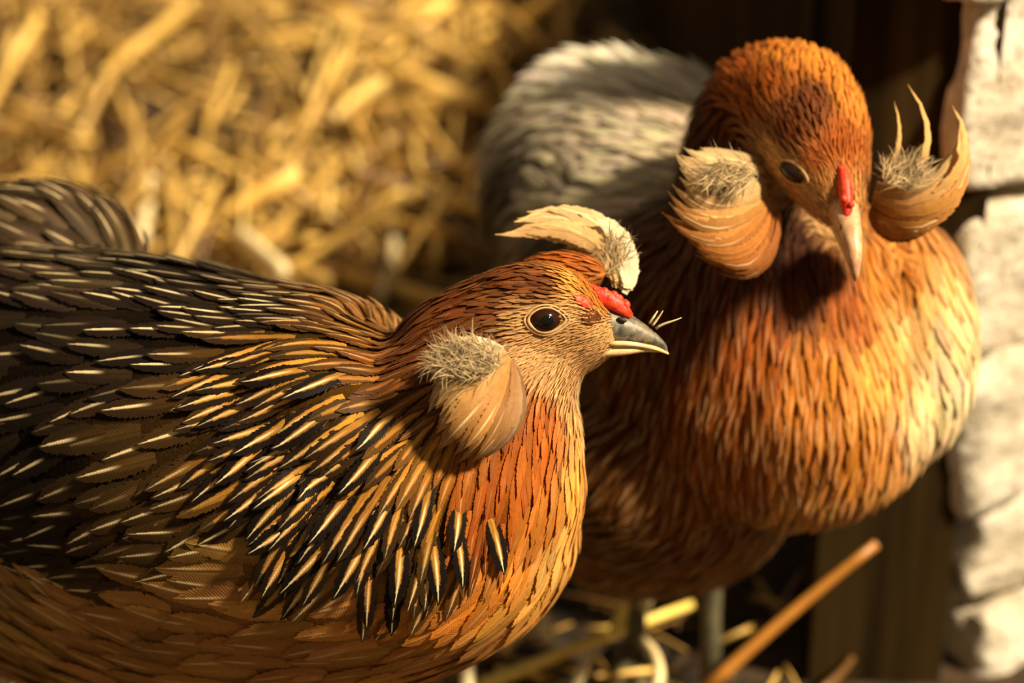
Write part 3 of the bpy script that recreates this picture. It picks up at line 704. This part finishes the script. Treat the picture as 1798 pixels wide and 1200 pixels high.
AN2 = [
 (1380, 110, -.1, -1, .7, .34, .12, .26, ORG, .1, .1), (1290, 130, -.7, -.7, .8, .36, .14, .27, RUST, .15, .2), (1460, 130, .3, -1, .7, .32, .10, .25, ORG, .05, .1), (1340, 160, -.5, -.8, .7, .34, .12, .25, RUST, .15, .05),
 (1500, 200, .3, -1, .6, .26, .07, .22, ORG, 0, .1), (1430, 190, -.2, -1, .6, .28, .08, .22, RB, .1, .05), (1390, 240, -.5, -.8, .5, .22, .06, .19, RB, 0, .1), (1480, 260, .1, -1, .4, .17, .04, .16, RUST, 0, .1),
 (1240, 200, -.8, .3, 1.2, .42, .12, .32, DRB, .2, .2), (1280, 240, -.8, .6, 1.4, .42, .1, .34, DRB, .2, .1), (1220, 260, -.5, 1, 1.6, .45, .12, .36, DRB, .2, .2), (1525, 260, .3, -1, .4, .18, .04, .17, ORG, 0, .2),
 (1445, 285, -.6, -.7, .3, .13, .03, .13, RUST, 0, .1), (1410, 340, -.7, -.5, .25, .11, .03, .12, TAN, 0, 0), (1450, 395, -.7, -.6, .25, .11, .03, .12, TAN, 0, 0), (1385, 330, -.8, -.4, .25, .11, .03, .12, TAN, 0, 0), (1370, 290, -.8, -.5, .35, .15, .04, .15, TAN, 0, 0), (1440, 370, -.7, -.6, .25, .11, .03, .12, TAN, 0, 0), (1350, 340, -.8, .4, .5, .2, .05, .18, TAN, 0, .05), (1460, 330, -.3, -.9, .25, .12, .03, .12, OB, 0, .1),
 (1410, 400, -.3, .9, .6, .25, .05, .22, NECK_SHADE, 0, .0), (1390, 430, -.1, 1, 1.2, .35, .06, .3, NECK_SHADE, 0, 0), (1400, 455, -.1, 1, .8, .3, .06, .26, NECK_SHADE, 0, 0), (1360, 445, 0, 1, .8, .3, .06, .26, NECK_SHADE, 0, 0), (1430, 475, 0, 1, 1.2, .35, .06, .3, NECK_SHADE, 0, 0), (1440, 440, .0, 1, 1.2, .35, .06, .3, RB, 0, 0), (1380, 390, -.3, .9, .6, .25, .05, .22, NECK_SHADE, 0, 0), (1250, 500, -.12, 1, 2.2, .5, .12, .42, DRB, .15, .15), (1180, 560, -.2, 1, 2.4, .55, .12, .45, DRB, .15, .2), (1400, 480, 0, 1, 2.0, .48, .10, .4, RB, .05, .15),  # darkest anchors paint the head's shadow onto chin and neck
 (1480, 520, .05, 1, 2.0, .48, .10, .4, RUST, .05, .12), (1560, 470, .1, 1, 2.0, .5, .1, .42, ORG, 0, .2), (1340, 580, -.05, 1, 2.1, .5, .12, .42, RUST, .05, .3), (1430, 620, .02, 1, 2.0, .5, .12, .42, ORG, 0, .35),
 (1530, 600, .15, 1, 1.9, .55, .12, .44, OG, .0, .35), (1600, 530, .3, 1, 1.8, .65, .12, .48, (.70,.42,.13), 0, .3), (1665, 560, .5, .9, 1.8, .8, .12, .52, PALE, 0, .2), (1690, 640, .4, 1, 1.8, .85, .12, .55, CREAM, 0, .2), (1630, 700, .2, 1, 1.8, .7, .12, .5, PALE, 0, .25),  # pale and cream tones stand in for sun on the right shoulder
 (1240, 680, -.3, 1, 2.1, .52, .12, .44, (.28,.08,.012), .1, .35), (1130, 640, -.6, 1, 2.3, .6, .12, .5, (.14,.05,.012), .15, .3), (1090, 750, -.8, .7, 2.3, .65, .12, .52, (.13,.05,.012), .15, .3),  # left breast coloured darker, as the side turned from the sun
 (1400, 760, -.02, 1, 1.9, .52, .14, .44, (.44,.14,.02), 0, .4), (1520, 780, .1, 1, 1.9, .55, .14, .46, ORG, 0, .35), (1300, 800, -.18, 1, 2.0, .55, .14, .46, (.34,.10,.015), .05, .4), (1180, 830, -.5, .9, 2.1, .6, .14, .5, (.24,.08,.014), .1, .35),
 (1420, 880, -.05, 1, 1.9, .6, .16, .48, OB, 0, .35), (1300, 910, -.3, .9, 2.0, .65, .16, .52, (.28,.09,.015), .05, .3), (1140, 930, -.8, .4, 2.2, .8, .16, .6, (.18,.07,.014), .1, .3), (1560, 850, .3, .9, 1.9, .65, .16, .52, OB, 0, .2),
 (1110, 330, -.8, -.6, 2.4, 1.0, .2, .7, GREY, .1, .2), (1030, 320, -.7, -.7, 2.6, 1.1, .2, .75, GREY, .15, .1), (1150, 270, -.7, -.7, 2.4, 1.0, .2, .7, GREY, .1, .1), (1060, 140, -.5, -.8, 2.4, 1.2, .45, .75, (.90,.80,.62), .0, .1),  # last: rump top painted paler for the sun's highlight
 (960, 180, -.8, -.3, 2.4, 1.2, .35, .75, GREY, .1, .1), (1160, 150, -.3, -.9, 2.4, 1.2, .45, .75, (.90,.82,.66), .0, .1), (900, 300, -.9, .3, 2.6, 1.1, .25, .75, GBR, .2, .1), (870, 400, -.9, .5, 2.6, 1.1, .2, .75, (.10,.055,.02), .2, .1), (1000, 430, -.9, -.1, 2.4, .9, .18, .65, GBR, .2, .2), (1130, 430, -.7, .2, 2.2, .7, .15, .55, DRB, .2, .2),  # rump paled for sunlight; flank browns paint its shaded side
]
def scale2(px, py, L, Wd, lift, sp, edge):
    if Wd <= .2: return L*1.3, Wd*.6, lift*1.6, sp*.75
    if py < 300 and px > 1195: return L*1.1, Wd*.75, lift*1.8, sp*.9
    if py > 400 and px > 1020: return L*1.0, Wd*.72, lift*1.2, sp*.84
    return L*1.1, Wd*.8, lift*1.5, sp*.8
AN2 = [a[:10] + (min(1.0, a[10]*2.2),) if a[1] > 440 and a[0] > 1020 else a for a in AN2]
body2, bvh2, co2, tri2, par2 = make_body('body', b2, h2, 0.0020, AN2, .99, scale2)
F2 = Feathers(); p2, q2 = scatter(co2, tri2, par2)
eye2, en2 = hit(bvh2, 1392, 303)
beak2 = P(1488, 400, .889)
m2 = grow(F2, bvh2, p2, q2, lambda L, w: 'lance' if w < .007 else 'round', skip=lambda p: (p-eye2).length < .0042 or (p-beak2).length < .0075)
def rule2(px, py, size, edge, loc):
    return 'breast_feather' if size > 0.7e-4 and py > 440 and px > 1020 else ('saddle_feather' if size > 1.2e-4 and py < 440 else None)
split_feathers(F2, m2, h2, rule2, 'plumage')
eye_parts(h2, eye2 + en2*.0002, en2, .0066, (UPV + RGT*.75).normalized(), 1.15, .62, .0005, (.96,))
beak_parts(h2, [RB_(1478, 362, .8905, .62, .60), RB_(1488, 392, .884, .50, .52), RB_(1496, 425, .879, .37, .40), RB_(1500, 458, .8765, .25, .28), RB_(1502, 480, .876, .14, .16), RB_(1501, 494, .877, .03, .04)],
               [RB_(1476, 390, .894, .50, .28), RB_(1487, 420, .888, .40, .24), RB_(1495, 450, .883, .28, .18), RB_(1499, 478, .880, .12, .10)],
               (1, .3, -.1), (M_BEAK_MID, M_BEAK_PALE), (P(1478, 400, .8795), UPV*.0016+RGT*.0002, RGT*.0007, FWD*.0007))
comb(h2, bez([P(1478, 292, .8885), P(1484, 325, .8835), P(1487, 355, .8825), P(1488, 388, .881)], 9), [.0016, .0028, .0034, .0037, .0036, .0034, .0030, .0024, .0016], 8, 5, -FWD)
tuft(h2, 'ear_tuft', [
    [(1335, 280, .912), (1300, 262, .900), (1240, 262, .895), (1192, 250, .900)],
    [(1340, 320, .910), (1300, 345, .886), (1225, 345, .882), (1182, 262, .892)],
    [(1348, 345, .908), (1310, 405, .882), (1215, 410, .880), (1165, 320, .890)],
    [(1352, 360, .907), (1320, 440, .882), (1225, 455, .880), (1152, 375, .888)],
    [(1362, 370, .906), (1350, 475, .886), (1290, 490, .884), (1205, 430, .890)],
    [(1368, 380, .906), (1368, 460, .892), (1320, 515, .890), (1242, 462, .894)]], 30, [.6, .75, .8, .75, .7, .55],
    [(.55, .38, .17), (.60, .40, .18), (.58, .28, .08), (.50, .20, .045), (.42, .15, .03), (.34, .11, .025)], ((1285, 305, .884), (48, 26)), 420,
    label='ear tuft on the shaded cheek', fluff_dir=(-.6, .3), jitter=10,
    core=(P(1272, 350, .905), RGT*.0185, UPV*.018, FWD*.011))
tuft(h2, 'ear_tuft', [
    [(1525, 380, .910), (1550, 430, .896), (1610, 435, .894), (1655, 380, .900)],
    [(1528, 370, .909), (1570, 425, .890), (1660, 420, .888), (1690, 320, .896)],
    [(1532, 355, .908), (1590, 410, .886), (1730, 380, .886), (1705, 230, .896)],
    [(1535, 345, .908), (1600, 385, .886), (1735, 320, .888), (1680, 188, .898)],
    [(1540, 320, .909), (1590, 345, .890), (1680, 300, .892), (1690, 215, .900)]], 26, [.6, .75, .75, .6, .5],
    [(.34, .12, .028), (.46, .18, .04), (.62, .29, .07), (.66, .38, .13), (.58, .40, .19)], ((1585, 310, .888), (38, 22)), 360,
    label='ear tuft on the sunlit cheek with upturned tips', fluff_dir=(.5, -.8), jitter=5,
    core=(P(1600, 360, .906), RGT*.0165, UPV*.0125, FWD*.010))
# three loose curved feather tips rising out of the sunlit tuft
Q = Feathers()
for cp, w in (([(1560, 330, .897), (1630, 310, .888), (1660, 230, .889), (1594, 148, .894)], .0042), ([(1548, 310, .902), (1580, 290, .895), (1590, 230, .895), (1570, 178, .897)], .0026),
              ([(1640, 340, .890), (1690, 310, .886), (1720, 250, .888), (1672, 185, .893)], .0048)):
    path = bez([P(*c) for c in cp], NU); Q.add(path, [(-FWD+RGT*.3).normalized()]*NU, w, 'needle', (.70, .42, .14), (0, .5, 0), .6)
for it in Q.items: Q.build('tuft_feather', [it], h2)
for hp in (P(1270, 800, 1.07), P(1130, 780, 1.10)): leg(h2, hp, (hp.x, hp.y+.005, .004), (.05, -1, 0))

# ------------------------------------------------------------------ straw
def straw_material(name, c1, c2, rnd):
    m, nt, b, out = new_mat(name); n = N(nt)
    tc = n.node('ShaderNodeTexCoord'); mp = n.node('ShaderNodeMapping'); mp.inputs['Scale'].default_value = (900, 900, 25)
    nt.links.new(tc.outputs['Generated'], mp.inputs[0])
    geo = n.node('ShaderNodeNewGeometry'); nz = n.noise(geo.outputs['Position'], 90, 3); oi = n.node('ShaderNodeObjectInfo')
    rn = n.math('FRACT', n.math('ADD', oi.outputs['Random'], n.attr('srnd').outputs['Fac']))
    c = n.mix(rn, (*c1, 1), (*c2, 1))
    vm = n.node('ShaderNodeVectorMath', operation='SCALE'); nt.links.new(c, vm.inputs[0])
    nt.links.new(n.math('MULTIPLY', n.math('ADD', .7, n.math('MULTIPLY', nz, .6)), n.math('ADD', 1-rnd, n.math('MULTIPLY', rn, 2*rnd))), vm.inputs[3])
    nt.links.new(vm.outputs[0], b.inputs['Base Color']); b.inputs['Roughness'].default_value = .42; b.inputs['Specular IOR Level'].default_value = .5
    return m
M_STRAW = straw_material('straw', (0.17, 0.070, 0.012), (0.62, 0.39, 0.09), .5)
M_STRAW_G = straw_material('straw_golden', (0.56, 0.32, 0.06), (0.74, 0.52, 0.16), .15)
M_STRAW_Y = straw_material('straw_yellow', (0.82, 0.56, 0.10), (0.88, 0.64, 0.14), .05)
M_STRAW_O = straw_material('straw_orange', (0.36, 0.14, 0.018), (0.42, 0.17, 0.022), .1)
M_STRAW_SHADE = straw_material('straw_shade', (0.10, 0.045, 0.010), (0.16, 0.075, 0.018), .1)  # straw colour darkened to stand in for shade
M_STRAW_P = straw_material('straw_pale', (0.74, 0.58, 0.28), (0.80, 0.66, 0.36), .1)
def straw_geo(a, b, w, bow=0.0, flat=.45, n=6, seg=6):
    a, b = Vector(a), Vector(b); mid = a.lerp(b, .5) + Vector((random.uniform(-1, 1), random.uniform(-1, 1), random.uniform(0, 1)))*bow
    pts = bez([a, mid, b], n); return tube(pts, [w*.5*(1-.35*i/(n-1)) for i in range(n)], seg, flat=flat, ref=(0.05, 0.03, 1))
def named_straw(p, q, w, label, mat, bow=.004, flat=.8, name='straw_stalk', group=None):
    o = mesh_obj(name, *straw_geo(p, q, w, bow, flat, 8, 8), mat); return tag(o, label, 'straw', group)
named_straw(PZ(835, 1210, .030), PZ(1215, 1062, .026), .0075, 'yellow straw stalk slanting up from under the nearer hen', M_STRAW_Y)
named_straw(PZ(1235, 1215, .030), P(1540, 955, 1.112), .0075, 'long orange straw stalk leaning against the dark post by the wall', M_STRAW_O)
named_straw(PZ(1440, 1215, .012), PZ(1500, 1150, .010), .006, 'brown straw stalk by the plank partition, coloured dim as if shaded', M_STRAW_SHADE)
named_straw(PZ(1078, 1118, .035), PZ(1098, 1055, .050), .0095, 'short cut straw stub lying across the yellow stalk', M_STRAW_Y)
named_straw(PZ(1128, 1070, .040), PZ(1148, 1008, .055), .0075, 'short greenish straw stub standing above the yellow stalk', M_STRAW_P)
named_straw(PZ(1150, 1215, .030), PZ(1128, 1125, .040), .0085, 'bent tan straw below the yellow stalk', M_STRAW_P, bow=.012)
named_straw(PZ(1010, 1225, .025), PZ(1040, 1150, .030), .008, 'pale straw poking out at the bottom below the yellow stalk', M_STRAW_P)
named_straw(PZ(822, 1230, .060), PZ(826, 1150, .075), .0100, 'thick cream straw upright beneath the nearer hen breast', M_STRAW_P)
named_straw(PZ(880, 1140, .030), PZ(965, 1085, .030), .0095, 'pale broad straw beside the nearer hen breast', M_STRAW_P)
named_straw(PZ(965, 1130, .030), PZ(945, 1050, .045), .0090, 'greyish straw standing behind the nearer hen breast', M_STRAW_P)
named_straw(PZ(1370, 1080, .02), PZ(1425, 985, .03), .006, 'dull olive straw under the rust hen breast', M_STRAW_SHADE)
# wisps caught on the beak
for i, cp in enumerate(([(1152, 577, .8485), (1165, 567, .847), (1180, 566, .846), (1197, 558, .846)], [(1146, 572, .8485), (1152, 563, .848), (1158, 556, .847), (1164, 546, .846)], [(1141, 568, .85), (1146, 560, .849), (1150, 553, .849), (1155, 546, .849)])):
    o = mesh_obj('straw_fibre', *tube(bez([P(*c) for c in cp], 8), [.00055, .0005, .0005, .00045, .0004, .0003, .00025, .0001], 6), M_STRAW_P)
    tag(o, ['longest pale fibre stuck on the beak tip of the nearer hen', 'middle short fibre on the beak ridge of the nearer hen', 'shortest fibre on the beak ridge, closest to the nostril'][i], 'straw')

def clear_spot(p):
    x, y = p.x, p.y
    if x > 0.17 - 0.078*max(0, y-.235) - .02 and y > .16: return False
    return -1.1 < x < .3 and -.3 < y < 2.2
GLAB = 'golden straw stalk in the loose litter behind the hens'
def place_straw(p, ang, ln, w, tilt, z):
    d = Vector((math.cos(ang)*math.cos(tilt), math.sin(ang)*math.cos(tilt), math.sin(tilt)))*ln*.5
    a, b = p - d, p + d; lowest = min(a.z, b.z)
    up = Vector((0, 0, max(z, .004 - lowest)))
    return a+up, b+up
# stalks that the photograph shows one by one (blurred)
SP = [(405, 5, 545, 185, .012), (590, 30, 530, 190, .012), (690, 140, 590, 210, .012), (205, 160, 265, 290, .013), (30, 60, 15, 130, .012), (100, 10, 130, 130, .013), (340, 0, 300, 60, .011),
      (265, 310, 250, 420, .022), (420, 420, 500, 480, .020), (460, 330, 600, 325, .008), (460, 352, 610, 350, .008), (445, 290, 500, 270, .012), (740, 230, 735, 300, .014), (690, 430, 670, 520, .018),
      (620, 270, 640, 340, .013), (380, 150, 360, 300, .011), (60, 220, 150, 235, .012), (150, 280, 140, 320, .012), (430, 220, 425, 420, .010), (560, 390, 575, 330, .012), (330, 330, 350, 420, .016), (540, 210, 480, 240, .011),
      (635, 0, 600, 110, .013), (0, 180, 70, 200, .012), (720, 400, 800, 420, .012), (480, 50, 570, 45, .008), (250, 130, 390, 170, .010), (780, 60, 880, 20, .010)]
SPL = {0: 'pale broad stalk slanting down to the right at the top of the litter', 1: 'golden stalk crossing the pale broad slanting stalk near the top',
       2: 'golden stalk pointing up right, beside the crossing stalks near the top', 3: 'light yellow stalk slanting steeply, above the tail of the nearer hen',
       7: 'bright yellow straw blade just above the tail of the nearer hen', 8: 'brightest whitish straw blade behind the back of the nearer hen', 13: 'yellow stalk standing behind the neck of the nearer hen',
       12: 'yellow upright stalk close to the flank of the rust hen', 9: 'upper of two thin level stalks above the back of the nearer hen', 10: 'lower of two thin level stalks above the back of the nearer hen'}
k = 0
for (x1, y1, x2, y2, w) in SP:
    z = random.uniform(.02, .045); a, b = PZ(x1, y1, z), PZ(x2, y2, z+random.uniform(0, .02))
    o = mesh_obj('straw_stalk', *straw_geo(a, b, w, .008, .5, 7, 8), M_STRAW_P if w > .015 else M_STRAW_G); tag(o, SPL.get(k, GLAB), 'straw', 'straw litter behind the hens'); k += 1
protos = []
for i in range(10):
    ln = random.uniform(.08, .20)
    protos.append(mesh_obj('straw_proto', *straw_geo((-ln/2, 0, 0), (ln/2, 0, 0), random.uniform(.006, .013), .005, .4), M_STRAW).data)
    bpy.data.objects.remove([o for o in bpy.data.objects if o.data == protos[-1]][0])
n_ind = 0
while n_ind < 240:
    px, py = random.uniform(-20, 1150), random.uniform(-30, 560)
    p = PZ(px, py, random.uniform(.008, .04))
    if not clear_spot(p): continue
    o = bpy.data.objects.new('straw_stalk', random.choice(protos)); link(o)
    o.location = p; o.rotation_euler = (random.uniform(-.3, .3), random.choice((random.uniform(-.25, .25), random.uniform(.2, .75))), random.choice((random.uniform(0, 6.283), random.gauss(-1.57, .45), random.gauss(-1.57, .45))))
    tag(o, GLAB, 'straw', 'straw litter behind the hens'); n_ind += 1
mb = MB(); rn = []
for i in range(4300):
    if i < 3600: p = Vector((random.uniform(-.9, .2), random.uniform(-.05, 1.5), 0))
    else: p = Vector((random.uniform(-.4, .3), random.uniform(-.1, .45), 0))
    if p.x > -.02 and p.y < .5 and random.random() < (.9 if p.x > .1 else .62): continue
    if not clear_spot(p): continue
    ln = random.uniform(.02, .10)
    a, b = place_straw(p, random.uniform(0, 6.283), ln, .005, random.uniform(-.18, .18), random.uniform(.0, .018))
    vf = straw_geo(a, b, random.uniform(.0025, .007), .006, .5, 3, 4); mb.add(vf); rn += [random.random()]*len(vf[0])
lit = mesh_obj('straw_litter', mb.v, mb.f, M_STRAW)
at = lit.data.attributes.new('srnd', 'FLOAT', 'POINT'); at.data.foreach_set('value', rn)
tag(lit, 'layer of short broken straw covering the coop floor', 'straw', kind='stuff')
